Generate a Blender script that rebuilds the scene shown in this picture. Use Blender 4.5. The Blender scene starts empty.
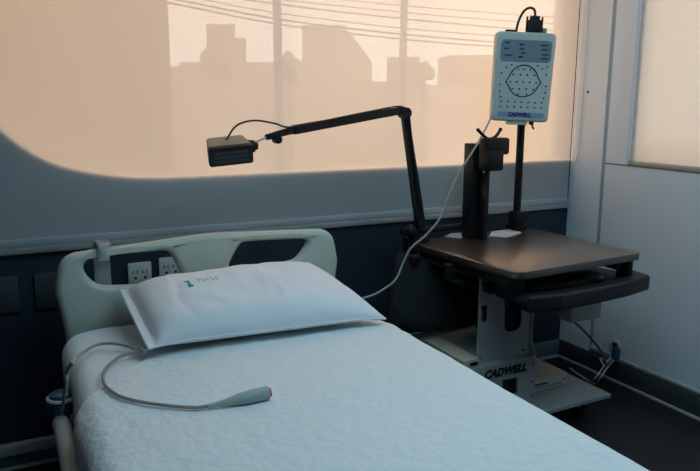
import bpy, bmesh, math, random
from mathutils.geometry import delaunay_2d_cdt
from mathutils import Vector, Matrix, Quaternion, noise
random.seed(7)
PI = math.pi
S = bpy.context.scene
C = S.collection

# ------------------------------------------------------------------ camera
F, PITCH, YAW, ROLL, CH, CD = 700.38, .1915, .4669, .004, 1.29, 2.5659
_c, _s = math.cos(YAW), math.sin(YAW)
FW = Vector((_s*math.cos(PITCH), _c*math.cos(PITCH), -math.sin(PITCH)))
_r = Vector((_c, -_s, 0)); _u = _r.cross(FW)
RT = _r*math.cos(ROLL) + _u*math.sin(ROLL)
UP = -_r*math.sin(ROLL) + _u*math.cos(ROLL)
CAM = Vector((0, -CD, CH))
cam = bpy.data.cameras.new('camera'); cam.sensor_width = 36; cam.lens = 36*F/700
camo = bpy.data.objects.new('camera', cam); C.objects.link(camo)
m = Matrix((RT, UP, -FW)).transposed().to_4x4(); m.translation = CAM
camo.matrix_world = m
S.camera = camo
S.view_settings.view_transform = 'Standard'; S.view_settings.look = 'None'
S.view_settings.gamma = 1; S.view_settings.exposure = 0.0

# ------------------------------------------------------------------ sky (warm overcast dusk) and the room's ceiling panel
w = bpy.data.worlds.new('sky'); S.world = w; w.use_nodes = True
wn = w.node_tree.nodes; wl = w.node_tree.links; wn.clear()
wo = wn.new('ShaderNodeOutputWorld'); wb = wn.new('ShaderNodeBackground')
tc = wn.new('ShaderNodeTexCoord'); sx = wn.new('ShaderNodeSeparateXYZ'); rp = wn.new('ShaderNodeValToRGB')
wl.new(tc.outputs['Generated'], sx.inputs[0]); wl.new(sx.outputs['Z'], rp.inputs[0])
rp.color_ramp.elements[0].position = 0.0; rp.color_ramp.elements[0].color = (.94, .91, .82, 1)
rp.color_ramp.elements[1].position = .35; rp.color_ramp.elements[1].color = (1.27, .765, .455, 1)
wl.new(rp.outputs[0], wb.inputs[0]); wb.inputs[1].default_value = 3.05
wl.new(wb.outputs[0], wo.inputs[0])

def area(name, loc, rot, sx_, sy_, power, col):
    l = bpy.data.lights.new(name, 'AREA'); l.shape = 'RECTANGLE'; l.size = sx_; l.size_y = sy_
    l.energy = power; l.color = col
    o = bpy.data.objects.new(name, l); o.location = loc; o.rotation_euler = rot; C.objects.link(o)
    return o
area('ceiling_panel_light', (1.2, -1.65, 2.42), (0, 0, 0), 1.4, 1.4, 20.5, (.45, .81, 1.0))

# ------------------------------------------------------------------ helpers
def ray(px, py): return FW + RT*((px-350)/F) - UP*((py-235.5)/F)
def on_z(px, py, z): d = ray(px, py); return CAM + d*((z-CH)/d.z)
def on_y(px, py, y): d = ray(px, py); return CAM + d*((y+CD)/d.y)
def on_x(px, py, x): d = ray(px, py); return CAM + d*(x/d.x)

def mat(name, col, rough=.5, metal=0, bump=None, var=None, coat=0, spec=.5):
    M = bpy.data.materials.new(name); M.use_nodes = True
    nt = M.node_tree; b = nt.nodes['Principled BSDF']
    b.inputs['Base Color'].default_value = (*col, 1); b.inputs['Roughness'].default_value = rough
    b.inputs['Metallic'].default_value = metal; b.inputs['Coat Weight'].default_value = coat; b.inputs['Coat Roughness'].default_value = rough
    b.inputs['Specular IOR Level'].default_value = spec
    t = nt.nodes.new('ShaderNodeTexCoord')
    if var:
        sc, amt = var
        n = nt.nodes.new('ShaderNodeTexNoise'); n.inputs['Scale'].default_value = sc; n.inputs['Detail'].default_value = 4
        nt.links.new(t.outputs['Object'], n.inputs['Vector'])
        r = nt.nodes.new('ShaderNodeValToRGB')
        r.color_ramp.elements[0].position = .3; r.color_ramp.elements[1].position = .7
        r.color_ramp.elements[0].color = (*[c*(1-amt) for c in col], 1); r.color_ramp.elements[1].color = (*[min(1, c*(1+amt)) for c in col], 1)
        nt.links.new(n.outputs['Fac'], r.inputs[0]); nt.links.new(r.outputs[0], b.inputs['Base Color'])
    if bump:
        sc, st, kind = bump
        n = nt.nodes.new('ShaderNodeTexVoronoi' if kind == 'cells' else 'ShaderNodeTexNoise')
        n.inputs['Scale'].default_value = sc
        if kind == 'cells': n.feature = 'SMOOTH_F1'
        nt.links.new(t.outputs['Object'], n.inputs['Vector'])
        bp = nt.nodes.new('ShaderNodeBump'); bp.inputs['Strength'].default_value = st; bp.inputs['Distance'].default_value = .01
        nt.links.new(n.outputs[0], bp.inputs['Height']); nt.links.new(bp.outputs[0], b.inputs['Normal'])
    return M

def finish(me, smooth=35):
    if smooth:
        for p in me.polygons: p.use_smooth = True
        me.set_sharp_from_angle(angle=math.radians(smooth))

def obj(name, geo, material, parent=None, kind=None, smooth=35):
    if isinstance(geo, bmesh.types.BMesh):
        bmesh.ops.recalc_face_normals(geo, faces=geo.faces)
        me = bpy.data.meshes.new(name); geo.to_mesh(me); geo.free()
    else: me = geo; me.name = name
    me.materials.clear(); me.materials.append(material)
    finish(me, smooth)
    o = bpy.data.objects.new(name, me); C.objects.link(o)
    if parent: 
        o.parent = parent
        o.matrix_parent_inverse = Matrix()
    if kind: o['kind'] = kind
    return o

def thing(name, label, cat, loc=(0, 0, 0), rotz=0, group=None, mw=None):
    o = bpy.data.objects.new(name, None); o.empty_display_size = .05; C.objects.link(o)
    o.location = loc; o.rotation_euler = (0, 0, rotz)
    o['label'] = label; o['category'] = cat
    if group: o['group'] = group
    return o
def tag(o, label, cat, group=None):
    o['label'] = label; o['category'] = cat
    if group: o['group'] = group
    return o

def new(): return bmesh.new()
def box(bm, lo, hi, bev=0, seg=2, mw=None):
    r = bmesh.ops.create_cube(bm, size=1)
    vs = r['verts']
    c = [(a+b)/2 for a, b in zip(lo, hi)]; d = [b-a for a, b in zip(lo, hi)]
    for v in vs: v.co = Vector([c[i]+v.co[i]*d[i] for i in range(3)])
    if bev:
        es = list({e for v in vs for e in v.link_edges})
        r2 = bmesh.ops.bevel(bm, geom=es, offset=bev, segments=seg, profile=.5, affect='EDGES')
        vs = list({v for f in r2['faces'] for v in f.verts} | {v for v in vs if v.is_valid})
    if mw is not None:
        allv = set(vs)
        for v in list(allv):
            for f in v.link_faces: allv.update(f.verts)
        for v in allv: v.co = mw @ v.co
    return bm
def frame_at(p, d, roll=0):
    q = Vector(d).normalized().to_track_quat('Z', 'Y'); return Matrix.Translation(p) @ q.to_matrix().to_4x4()
def cyl(bm, a, b, r, r2=None, n=20):
    a, b = Vector(a), Vector(b); r2 = r if r2 is None else r2
    M = frame_at((a+b)/2, b-a)
    bmesh.ops.create_cone(bm, cap_ends=True, segments=n, radius1=r, radius2=r2, depth=(b-a).length, matrix=M)
    return bm
def spline(pts, per=8):
    P = [Vector(p) for p in pts]; P = [P[0]*2-P[1]] + P + [P[-1]*2-P[-2]]
    out = []
    for i in range(1, len(P)-2):
        for k in range(per):
            t = k/per; a, b, c, d = P[i-1], P[i], P[i+1], P[i+2]
            out.append(.5*((2*b)+(c-a)*t+(2*a-5*b+4*c-d)*t*t+(3*b-a-3*c+d)*t**3))
    out.append(P[-2]); return out
def tube(bm, pts, r, n=8, cap=True):
    pts = [Vector(p) for p in pts]; N = len(pts)
    rad = r if callable(r) else (lambda t: r)
    t0 = (pts[1]-pts[0]).normalized(); ref = t0.orthogonal().normalized(); rings = []
    for i, p in enumerate(pts):
        t = (pts[min(i+1, N-1)]-pts[max(i-1, 0)]).normalized()
        ref = (ref - t*ref.dot(t)).normalized(); bi = t.cross(ref); R = rad(i/(N-1))
        rings.append([bm.verts.new(p+(ref*math.cos(2*PI*k/n)+bi*math.sin(2*PI*k/n))*R) for k in range(n)])
    for i in range(N-1):
        for k in range(n): bm.faces.new((rings[i][k], rings[i][(k+1) % n], rings[i+1][(k+1) % n], rings[i+1][k]))
    if cap: bm.faces.new(rings[0][::-1]); bm.faces.new(rings[-1])
    return bm
def lathe(bm, prof, n=28, mw=Matrix()):
    rings = [[bm.verts.new(mw @ Vector((r*math.cos(2*PI*k/n), r*math.sin(2*PI*k/n), z))) for k in range(n)] for r, z in prof]
    for i in range(len(prof)-1):
        for k in range(n): bm.faces.new((rings[i][k], rings[i][(k+1) % n], rings[i+1][(k+1) % n], rings[i+1][k]))
    if prof[0][0] > 1e-5: bm.faces.new(rings[0][::-1])
    if prof[-1][0] > 1e-5: bm.faces.new(rings[-1])
    bmesh.ops.remove_doubles(bm, verts=bm.verts[:], dist=1e-6)
    return bm
def plate(loops, half, bev, mw, res=3):
    """outline with holes, extruded with rounded edges; loops in local XY, thickness along Z"""
    def sarea(L): return sum(L[k-1][0]*L[k][1]-L[k][0]*L[k-1][1] for k in range(len(L)))
    bm = bmesh.new(); caps = {1: [], -1: []}
    for li, L in enumerate(loops):
        L = [Vector((q[0], q[1])) for q in L]
        L = [q for k, q in enumerate(L) if (q-L[k-1]).length > 1e-5]
        if (sarea(L) > 0) != (li == 0): L = L[::-1]
        N = len(L); nrm = []
        for k in range(N):
            a = (L[k]-L[k-1]).normalized(); b = (L[(k+1) % N]-L[k]).normalized()
            n = Vector((-a.y, a.x))+Vector((-b.y, b.x)); n.normalize()
            nrm.append(n/max(.5, n.dot(Vector((-a.y, a.x)))))
        steps = [(0, 0)] if bev <= 0 else [(bev*(1-math.cos(t*PI/2/res)), bev*math.sin(t*PI/2/res)) for t in range(res+1)]
        ringz = [(o_, -(half-bev)-z_) for o_, z_ in steps[::-1]] + [(o_, (half-bev)+z_) for o_, z_ in steps]
        rings = [[bm.verts.new((L[k].x+nrm[k].x*o_, L[k].y+nrm[k].y*o_, z_)) for k in range(N)] for o_, z_ in ringz]
        for A, B in zip(rings, rings[1:]):
            for k in range(N): bm.faces.new((A[k], A[(k+1) % N], B[(k+1) % N], B[k]))
        caps[-1].append(rings[0]); caps[1].append(rings[-1])
    for sgn, rr in caps.items():
        vs = [v for r in rr for v in r]; es = []; base = 0
        for r in rr:
            es += [(base+k, base+(k+1) % len(r)) for k in range(len(r))]; base += len(r)
        V, _e, Fc, ov, _oe, _of = delaunay_2d_cdt([v.co.xy for v in vs], es, [], 0, 1e-7)
        rings2 = [[v.co.xy for v in r] for r in rr]
        def odd(c): return sum(1 for r in rings2 for k in range(len(r)) if (r[k-1].y > c.y) != (r[k].y > c.y) and c.x < (r[k].x-r[k-1].x)*(c.y-r[k-1].y)/(r[k].y-r[k-1].y)+r[k-1].x) % 2
        mp_ = [vs[o[0]] if o else None for o in ov]
        for f in Fc:
            q = [mp_[k] for k in f]
            if None in q or len(set(q)) < 3: continue
            if not odd(sum((v.co.xy for v in q), Vector((0, 0)))/len(q)): continue
            try: bm.faces.new(q)
            except ValueError: pass
    bmesh.ops.recalc_face_normals(bm, faces=bm.faces)
    me = bpy.data.meshes.new('plate'); bm.to_mesh(me); bm.free(); me.transform(mw)
    return me
def rounded(pts, rads, n=8):
    out = []; N = len(pts)
    for i, p in enumerate(pts):
        p = Vector(p); a = Vector(pts[i-1]); b = Vector(pts[(i+1) % N]); r = rads[i] if hasattr(rads, '__len__') else rads
        if r <= 0: out.append(p); continue
        da = (a-p); db = (b-p); th = da.angle(db); L = min(r/math.tan(th/2), da.length*.48, db.length*.48)
        A = p+da.normalized()*L; B = p+db.normalized()*L
        for k in range(n+1):
            t = k/n; out.append(A*(1-t)**2+p*2*t*(1-t)+B*t*t)
    return out
def lettering(text, size, mw, bold=0, shear=0, depth=.0006):
    cu = bpy.data.curves.new('t', 'FONT'); cu.body = text; cu.size = size; cu.offset = bold; cu.shear = shear; cu.extrude = depth
    cu.align_x = 'CENTER'; cu.align_y = 'CENTER'; cu.resolution_u = 3
    o = bpy.data.objects.new('t', cu); C.objects.link(o)
    dg = bpy.context.evaluated_depsgraph_get(); me = bpy.data.meshes.new_from_object(o.evaluated_get(dg))
    bpy.data.objects.remove(o); me.transform(mw); return me
XZ = Matrix(((1, 0, 0, 0), (0, 0, -1, 0), (0, 1, 0, 0), (0, 0, 0, 1)))      # local XY outline stood up, front towards -y
def sst(a, b, x):
    t = min(1, max(0, (x-a)/(b-a))); return t*t*(3-2*t)

# ------------------------------------------------------------------ materials
navy = mat('navy wall paint', (.018, .030, .050), .55, var=(3, .15))
white_paint = mat('white wall paint', (.80, .85, .92), .6, var=(2, .03), bump=(120, .03, 'noise'))
grey_paint = mat('blue grey wall paint', (.12, .16, .19), .7)
ceil_m = mat('ceiling paint', (.85, .85, .85), .8)
sill_m = mat('sill paint', (.93, .92, .90), .6)
vinyl = mat('black vinyl floor', (.012, .013, .015), .5, var=(40, .25))
base_lit = mat('grey vinyl baseboard', (.16, .20, .22), .5)  # lit copy: light falling on the back run is put into this grey
base_shade = mat('dark grey baseboard', (.055, .062, .072), .5)  # same baseboard on the right wall, its shade put into the colour
strip_m = mat('pale metal strip', (.55, .55, .54), .4)
alu = mat('pale aluminium', (.50, .55, .60), .4, metal=.3)
frame_m = mat('window frame paint', (.42, .41, .40), .5)
black = mat('black painted steel', (.009, .009, .010), .5, spec=.25)
black_pl = mat('black plastic', (.011, .011, .012), .5, spec=.3)
rubber = mat('black rubber', (.012, .012, .012), .7)
lam = mat('dark brown laminate top', (.038, .021, .013), .30, spec=1.0, coat=.9)
fabric_black = mat('black bag fabric', (.020, .023, .024), .85, bump=(160, .25, 'noise'))
cart_m = mat('grey powder coated steel', (.36, .39, .40), .5)
cream = mat('cream bed plastic', (.56, .60, .53), .38, var=(3, .04))
cream_box = mat('beige device case', (.52, .47, .37), .55)
steel = mat('brushed grey steel', (.42, .46, .47), .35, metal=.4)
linen = mat('white pillowcase cotton', (.82, .84, .88), .8, bump=(14, .25, 'noise'))
sheet_m = mat('white bed sheet', (.78, .81, .84), .8, bump=(30, .2, 'noise'))
quilt_m = mat('white quilted spread', (.78, .82, .84), .8, bump=(46, .48, 'noise'))
socket_m = mat('white socket plastic', (.62, .66, .64), .4)
dark_hole = mat('dark socket hole', (.01, .01, .01), .6)
plate_m = mat('dark blanking plate', (.045, .058, .07), .4)
amp_m = mat('pale teal plastic', (.45, .56, .55), .45)
amp_panel = mat('blue grey panel print', (.17, .25, .31), .4)
ink = mat('dark blue ink', (.012, .02, .045), .5)
blue_strip = mat('blue badge strip', (.24, .34, .48), .45)
blue_ink = mat('deep blue lettering', (.01, .02, .16), .5)
black_ink = mat('black lettering', (.008, .008, .01), .5)
teal_ink = mat('teal print', (.03, .30, .42), .7)
pale_ink = mat('faded blue print', (.45, .56, .66), .8)
cable_g = mat('pale grey cable sheath', (.29, .30, .28), .5)
cable_w = mat('white cable sheath', (.62, .62, .60), .5)
cable_k = mat('black cable sheath', (.016, .015, .015), .45)
cable_d = mat('dark grey cable sheath', (.10, .12, .14), .5)
wand_m = mat('grey green handset plastic', (.36, .42, .40), .45)
red_m = mat('red button', (.55, .10, .12), .4)
blue_m = mat('teal blue rubber', (.006, .075, .125), .35)
lamp_top = mat('grey brown lamp housing', (.30, .24, .17), .5)
lamp_face = mat('dark lamp grille', (.012, .02, .022), .35)
paper = mat('pale printed label', (.55, .60, .66), .5, var=(60, .25))
mouse_m = mat('grey mouse plastic', (.16, .16, .16), .45)
ext_wall = mat('tan rendered wall', (.62, .47, .33), .9, var=(1.5, .03))
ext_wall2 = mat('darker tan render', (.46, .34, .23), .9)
conc = mat('pale concrete', (.40, .36, .32), .9, var=(.4, .06))
ground_m = mat('hazy ground', (.42, .37, .33), .95)
leaf = mat('dull foliage', (.30, .28, .23), .95, var=(3, .2))
blue_plug = mat('blue plug', (.02, .05, .16), .45)

def blind_material(name, T, back, front):
    M = bpy.data.materials.new(name); M.use_nodes = True; nt = M.node_tree; nt.nodes.clear()
    out = nt.nodes.new('ShaderNodeOutputMaterial')
    tr = nt.nodes.new('ShaderNodeBsdfTransparent'); tl = nt.nodes.new('ShaderNodeBsdfTranslucent'); df = nt.nodes.new('ShaderNodeBsdfDiffuse')
    tr.inputs[0].default_value = (1, 1, 1, 1); tl.inputs[0].default_value = (*back, 1); df.inputs[0].default_value = (*front, 1)
    tcn = nt.nodes.new('ShaderNodeTexCoord'); no = nt.nodes.new('ShaderNodeTexNoise'); no.inputs['Scale'].default_value = 260
    mp = nt.nodes.new('ShaderNodeMapping'); mp.inputs['Scale'].default_value = (1, 1, .15)
    nt.links.new(tcn.outputs['Object'], mp.inputs[0]); nt.links.new(mp.outputs[0], no.inputs['Vector'])
    bp = nt.nodes.new('ShaderNodeBump'); bp.inputs['Strength'].default_value = .06; bp.inputs['Distance'].default_value = .002
    nt.links.new(no.outputs[0], bp.inputs['Height']); nt.links.new(bp.outputs[0], df.inputs['Normal'])
    a = nt.nodes.new('ShaderNodeAddShader'); mx = nt.nodes.new('ShaderNodeMixShader'); mx.inputs[0].default_value = T
    nt.links.new(tl.outputs[0], a.inputs[0]); nt.links.new(df.outputs[0], a.inputs[1])
    nt.links.new(a.outputs[0], mx.inputs[1]); nt.links.new(tr.outputs[0], mx.inputs[2]); nt.links.new(mx.outputs[0], out.inputs[0])
    return M
blind_m = blind_material('woven roller screen', .13, (.36, .36, .355), (.44, .46, .48))
blind_m2 = blind_material('woven roller screen, dense', .02, (.20, .20, .195), (.44, .46, .48))
glass_m = bpy.data.materials.new('window glass'); glass_m.use_nodes = True
_nt = glass_m.node_tree; _nt.nodes.clear()
_o = _nt.nodes.new('ShaderNodeOutputMaterial'); _mx = _nt.nodes.new('ShaderNodeMixShader'); _t = _nt.nodes.new('ShaderNodeBsdfTransparent'); _g = _nt.nodes.new('ShaderNodeBsdfGlossy')
_t.inputs[0].default_value = (.96, .97, .96, 1); _g.inputs['Roughness'].default_value = .02; _mx.inputs[0].default_value = .05
_nt.links.new(_t.outputs[0], _mx.inputs[1]); _nt.links.new(_g.outputs[0], _mx.inputs[2]); _nt.links.new(_mx.outputs[0], _o.inputs[0])

# ------------------------------------------------------------------ the room
XR, XL, YF, ZC = 2.499, -1.7, -3.6, 2.5
WY = .006                                     # face of the back wall; the baseboard stands at y = 0
obj('floor', box(new(), (XL-.1, YF-.1, -.08), (XR+.3, .3, 0)), vinyl, kind='structure')
obj('ceiling', box(new(), (XL-.1, YF-.1, ZC), (XR+.3, .3, ZC+.1)), ceil_m, kind='structure')
obj('wall_left', box(new(), (XL-.1, YF, 0), (XL, .25, ZC)), grey_paint, kind='structure')
obj('wall_front', box(new(), (XL-.1, YF-.1, 0), (XR+.25, YF, ZC)), grey_paint, kind='structure')

# back wall: one slab with a big round-cornered opening that runs to the corner
edge = spline([(.62, 1.003), (.45, 1.008), (.285, 1.034), (.145, 1.083), (.018, 1.186), (-.09, 1.34), (-.15, 1.55), (-.17, 1.8)], 6)
edge2 = [Vector((p[0], p[1])) for p in [(q.x, q.y) for q in [Vector((a[0], a[1], 0)) for a in edge]]]
hole = [(XR-.0005, 1.003)] + [tuple(p) for p in edge2] + [(-.17, 2.36), (XR-.0005, 2.36)]
outer = [(XL, 0), (XR, 0), (XR, ZC), (XL, ZC)]
me = plate([outer, hole], .07, 0, Matrix.Translation((0, WY+.07, 0)) @ XZ)
obj('wall_back', me, navy, kind='structure', smooth=0)
# painted window board lining the opening
bm = new(); prev = None
lining = [(XR-.001, 1.003)] + [tuple(p) for p in edge2] + [(-.17, 2.36)]
for k in range(len(lining)-1):
    (x0, z0), (x1, z1) = lining[k], lining[k+1]
    d = Vector((x1-x0, z1-z0)); n = Vector((d.y, -d.x)).normalized()
    if n.dot(Vector((1.2-x0, 1.7-z0))) < 0: n = -n
    vs = [bm.verts.new((x, y, z)) for x, z in ((x0, z0), (x1, z1), (x1+n.x*.006, z1+n.y*.006), (x0+n.x*.006, z0+n.y*.006)) for y in (WY+.001, WY+.14)]
    for f in ((0, 1, 3, 2), (2, 3, 5, 4), (4, 5, 7, 6), (6, 7, 1, 0), (0, 2, 4, 6), (1, 3, 5, 7)):
        bm.faces.new([vs[i] for i in f])
obj('trim_1', bm, sill_m, kind='structure', smooth=0)

# window in the back wall
win = bpy.data.objects.new('window_1', None); C.objects.link(win); win['kind'] = 'structure'
bm = new()
box(bm, (-.17, .11, 1.0), (2.4985, .145, 1.012)); box(bm, (-.17, .11, 2.32), (2.4985, .145, 2.36)); box(bm, (2.4945, .11, 1.012), (2.4985, .145, 2.32))
obj('window_frame', bm, frame_m, win, kind='structure', smooth=0)
def mull(p0, p1):
    x0 = on_y(p0, 60, .115).x; x1 = on_y(p1, 60, .115).x
    return obj('mullion', box(new(), (x0, .11, 1.012), (x1, .14, 2.32), .003), frame_m, win, kind='structure')
mull(275.5, 282); mull(402, 406.5)
obj('window_glass', box(new(), (-.165, .124, 1.012), (2.4945, .128, 2.32)), glass_m, win, kind='structure', smooth=0)

# right wall: corner strip, groove, framed partition with its own window
bm = new(); box(bm, (XR, -.192, 0), (XR+.12, .178, ZC)); obj('wall_right', bm, white_paint, kind='structure', smooth=0)
bm = new()
box(bm, (XR, YF, .11), (XR+.10, -.214, 1.006)); box(bm, (XR, -.332, 1.006), (XR+.10, -.214, 2.3))
box(bm, (XR, YF, 2.3), (XR+.10, -.214, ZC)); box(bm, (XR, YF, 1.0), (XR+.10, -1.9, 2.3)); box(bm, (XR+.012, YF, 0), (XR+.10, -.214, .11))
obj('wall_right_partition', bm, white_paint, kind='structure', smooth=0)
obj('trim_2', box(new(), (XR+.003, -.214, 0), (XR+.08, -.192, ZC)), mat('blue grey groove profile', (.30, .40, .50), .5), kind='structure', smooth=0)
bm = new(); box(bm, (XR-.002, -1.9, 1.006), (XR+.06, -.214, 1.011)); obj('trim_3', bm, mat('brown sill edge', (.22, .18, .15), .5), kind='structure', smooth=0)
obj('trim_4', box(new(), (XR-.004, YF, .11), (XR+.0, -.2, .122), .0015), strip_m, kind='structure', smooth=0)
win2 = bpy.data.objects.new('window_2', None); C.objects.link(win2); win2['kind'] = 'structure'
bm = new()
box(bm, (XR+.03, -1.9, 1.011), (XR+.08, -.332, 1.03)); box(bm, (XR+.03, -1.9, 2.27), (XR+.08, -.332, 2.3)); box(bm, (XR+.03, -.36, 1.03), (XR+.08, -.332, 2.27)); box(bm, (XR+.03, -1.9, 1.03), (XR+.08, -1.87, 2.27))
obj('window_frame', bm, frame_m, win2, kind='structure', smooth=0)
obj('window_glass', box(new(), (XR+.055, -1.87, 1.03), (XR+.059, -.37, 2.27)), glass_m, win2, kind='structure', smooth=0)

# baseboards and the pale strip along the floor
obj('baseboard_back', box(new(), (XL, -.001, 0.004), (XR, WY, .094), .003), base_lit, kind='structure')
obj('baseboard_right', box(new(), (XR-.006, YF, .004), (XR+.012, 0, .094), .002), base_shade, kind='structure')
bm = new(); box(bm, (XL, -.006, 0), (XR-.012, .002, .013), .002); obj('trim_5', bm, strip_m, kind='structure')
bm = new(); box(bm, (XR-.014, YF, 0), (XR-.005, -.006, .013), .002); obj('trim_6', bm, strip_m, kind='structure')
obj('trim_7', box(new(), (XL, -.03, .066), (.5, -.0015, .106), .004), alu, kind='structure')

# ------------------------------------------------------------------ outside: neighbour wall, far blocks, cables
xe = on_y(168, 60, 1.3).x; x2 = on_y(119, 60, 1.3).x
nb = thing('neighbouring_wall', 'tan rendered wall just outside the left end of the back window', 'wall', (0, 1.3, -6)); 
obj('wall_face', box(new(), (-5, 0, 0), (x2, .3, 9.2)), ext_wall, nb, smooth=0)
obj('pier', box(new(), (x2, -.05, 0), (xe, .3, 9.2)), ext_wall2, nb, smooth=0)
obj('ground_outside', box(new(), (-150, 3, -14.3), (250, 300, -14)), ground_m, kind='structure', smooth=0)
def block(name, label, Y, prof, depth, base=-14, group=None, material=None):
    """building with a stepped roofline; prof = photo columns and roof rows at that distance"""
    t = thing(name, label, 'building', (on_y(prof[0][0], 100, Y).x, Y, base), 0, group)
    o = t.location; fx = on_y(sum(q[0] for q in prof)/len(prof), 100, Y); dv = Vector((fx.x, Y+CD, 0)).normalized()*depth   # blocks stand square to the road towards the room
    for i in range(len(prof)-1):
        (p0, r0), (p1, r1) = prof[i], prof[i+1]
        if p0 == p1: continue
        a, b = on_y(p0, r0, Y), on_y(p1, r1, Y)
        bm = new(); vs = [(a.x, base), (b.x, base), (b.x, b.z), (a.x, a.z)]
        f = [bm.verts.new((x-o.x, 0, z-o.z)) for x, z in vs]; g = [bm.verts.new((x-o.x+dv.x, dv.y, z-o.z)) for x, z in vs]
        bm.faces.new(f); bm.faces.new(g[::-1])
        for k in range(4): bm.faces.new((f[k], f[(k+1) % 4], g[(k+1) % 4], g[k]))
        obj('block', bm, material or conc, t, smooth=0)
    return t
block('tower_building', 'hazy stepped tower seen through the blind left of the wide mullion', 60, [(206, 24), (235, 24), (235, 38), (246, 38)], 8)
block('low_building', 'long low hazy building under the stepped tower', 45, [(150, 68), (180, 66), (180, 62), (277, 62), (277, 68), (290, 68)], 6)
block('tower_building', 'hazy tower with a sloping right shoulder between the two mullions', 82, [(302, 25), (345, 25), (345, 30), (350, 32), (372, 62)], 8)
block('low_building', 'low hazy building in front of the sloping tower', 57, [(284, 76), (330, 74), (330, 80), (400, 82)], 4)
block('tower_building', 'small flat hazy block just right of the thin mullion', 62, [(387, 57), (420, 57)], 5)
block('tower_building', 'hazy block behind the head box, right end of the skyline', 50, [(438, 58), (452, 55), (500, 55), (500, 50), (560, 50)], 5)
block('low_building', 'low hazy building below the small flat block', 40, [(400, 84), (470, 86), (580, 82)], 4)
def tree(px, py, Y, r, label):
    p = on_y(px, py, Y); t = thing('tree', label, 'tree', (p.x, Y, -14))
    bm = new(); cyl(bm, (0, 0, 0), (0, 0, p.z+14), .25, .15, 8); obj('trunk', bm, leaf, t)
    bm = new()
    for k in range(7):
        bmesh.ops.create_icosphere(bm, subdivisions=2, radius=r*random.uniform(.45, .75), matrix=Matrix.Translation((random.uniform(-r, r)*.8, random.uniform(-r, r)*.5, p.z+14+random.uniform(-r, r*.4))))
    for v in bm.verts: v.co += noise.noise_vector(v.co*2)*.15
    obj('crown', bm, leaf, t)
tree(296, 62, 36, .8, 'hazy tree top beside the sloping tower'); tree(424, 70, 36, .7, 'hazy tree top beside the small flat block')
tree(215, 60, 36, .8, 'hazy tree top before the stepped tower')
for k, pts in enumerate([[(120, -8), (183, 1), (277, 19), (380, 32), (480, 41), (600, 50)], [(120, -12), (205, 0), (277, 13), (400, 28), (500, 36), (600, 42)],
                         [(180, -10), (255, 1), (350, 13), (480, 26), (600, 34)], [(200, -12), (285, 0), (380, 10), (480, 19), (600, 27)],
                         [(120, -4), (175, 4), (277, 24), (400, 39), (500, 47), (600, 53)], [(250, -12), (345, 0), (480, 12), (600, 20)]]):
    P = spline([on_y(a, b, 8+.15*k) for a, b in pts], 6)
    o = obj('power_line', tube(new(), P, .009 if k % 2 else .013, 6), cable_k)
    tag(o, 'overhead cable crossing the sky, %s of the six seen through the blind' % ['fifth from the top', 'fourth from the top', 'third from the top', 'second from the top', 'lowest', 'topmost'][k], 'cable', 'overhead cables outside')

# ------------------------------------------------------------------ roller blinds
bl = thing('roller_blind', 'wide translucent peach roller blind over the back window', 'blind', (0, 0, .79))
bm = new(); bm.faces.new([bm.verts.new(q) for q in ((-1.3, 0, .02), (2.4865, 0, .02), (2.4865, 0, 1.66), (-1.3, 0, 1.66))]); obj('blind_fabric', bm, blind_m, bl, smooth=0)
bm = new(); box(bm, (-1.3, -.010, .008), (2.484, .003, .034), .002); obj('hem', bm, alu, bl)
bm = new(); box(bm, (-1.3, -.014, -.016), (2.486, .005, .007), .003); obj('bottom_rail', bm, steel, bl)
bm = new(); cyl(bm, (-1.3, -.024, 1.66), (2.484, -.024, 1.66), .028); obj('roller_tube', bm, steel, bl)
ch = spline([(2.492, -.055, 1.60), (2.492, -.055, .9), (2.492, -.052, .32), (2.492, -.043, .235), (2.492, -.030, .205), (2.492, -.018, .235), (2.492, -.010, .32), (2.492, -.008, .9), (2.492, -.008, 1.6)], 6)
obj('bead_chain', tube(new(), ch, .0022, 6), cable_w, bl)
bl2 = thing('roller_blind', 'peach roller blind inside the framed window of the right wall', 'blind', (XR, -1.09, 1.009))
bm = new(); bm.faces.new([bm.verts.new(q) for q in ((.018, -.79, .02), (.018, .755, .02), (.018, .755, 1.265), (.018, -.79, 1.265))]); obj('blind_fabric', bm, blind_m2, bl2, smooth=0)
bm = new(); box(bm, (.012, -.79, .002), (.026, .755, .022), .002); obj('bottom_rail', bm, steel, bl2)
bm = new(); cyl(bm, (.012, -.79, 1.265), (.012, .755, 1.265), .012); obj('roller_tube', bm, steel, bl2)

# ------------------------------------------------------------------ wall plates and sockets
def wall_plate(x0, x1, z0, z1, label):
    o = obj('blanking_plate', box(new(), (x0, WY-.012, z0), (x1, WY, z1), .004), plate_m); tag(o, label, 'wall plate', 'dark wall plates')
wall_plate(-.085, .030, .573, .70, 'dark square blanking plate at the left edge of the navy wall')
wall_plate(.080, .195, .573, .70, 'dark square blanking plate beside the left end of the headboard')
def socket(x, z, label):
    t = thing('power_socket', label, 'socket', (x, WY, z), 0, 'white sockets behind the headboard')
    obj('face_plate', box(new(), (-.042, -.012, -.045), (.042, 0, .045), .004), socket_m, t)
    for sx_ in (-1, 1):
        bm = new()
        box(bm, (sx_*.017-.003-.006, -.0135, .004), (sx_*.017-.006, -.011, .018)); box(bm, (sx_*.017+.006, -.0135, .004), (sx_*.017+.009, -.011, .018))
        cyl(bm, (sx_*.017+.001, -.0135, -.011), (sx_*.017+.001, -.011, -.011), .005, n=10)
        obj('outlet_hole', bm, dark_hole, t)
pa = on_y(139.5, 274, WY); pb = on_y(170, 268.5, WY)
socket(pa.x, pa.z, 'white wall socket behind the headboard opening, nearer the bed strap'); socket(pb.x, pb.z, 'white wall socket behind the headboard opening, half hidden by the pillow')

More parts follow.
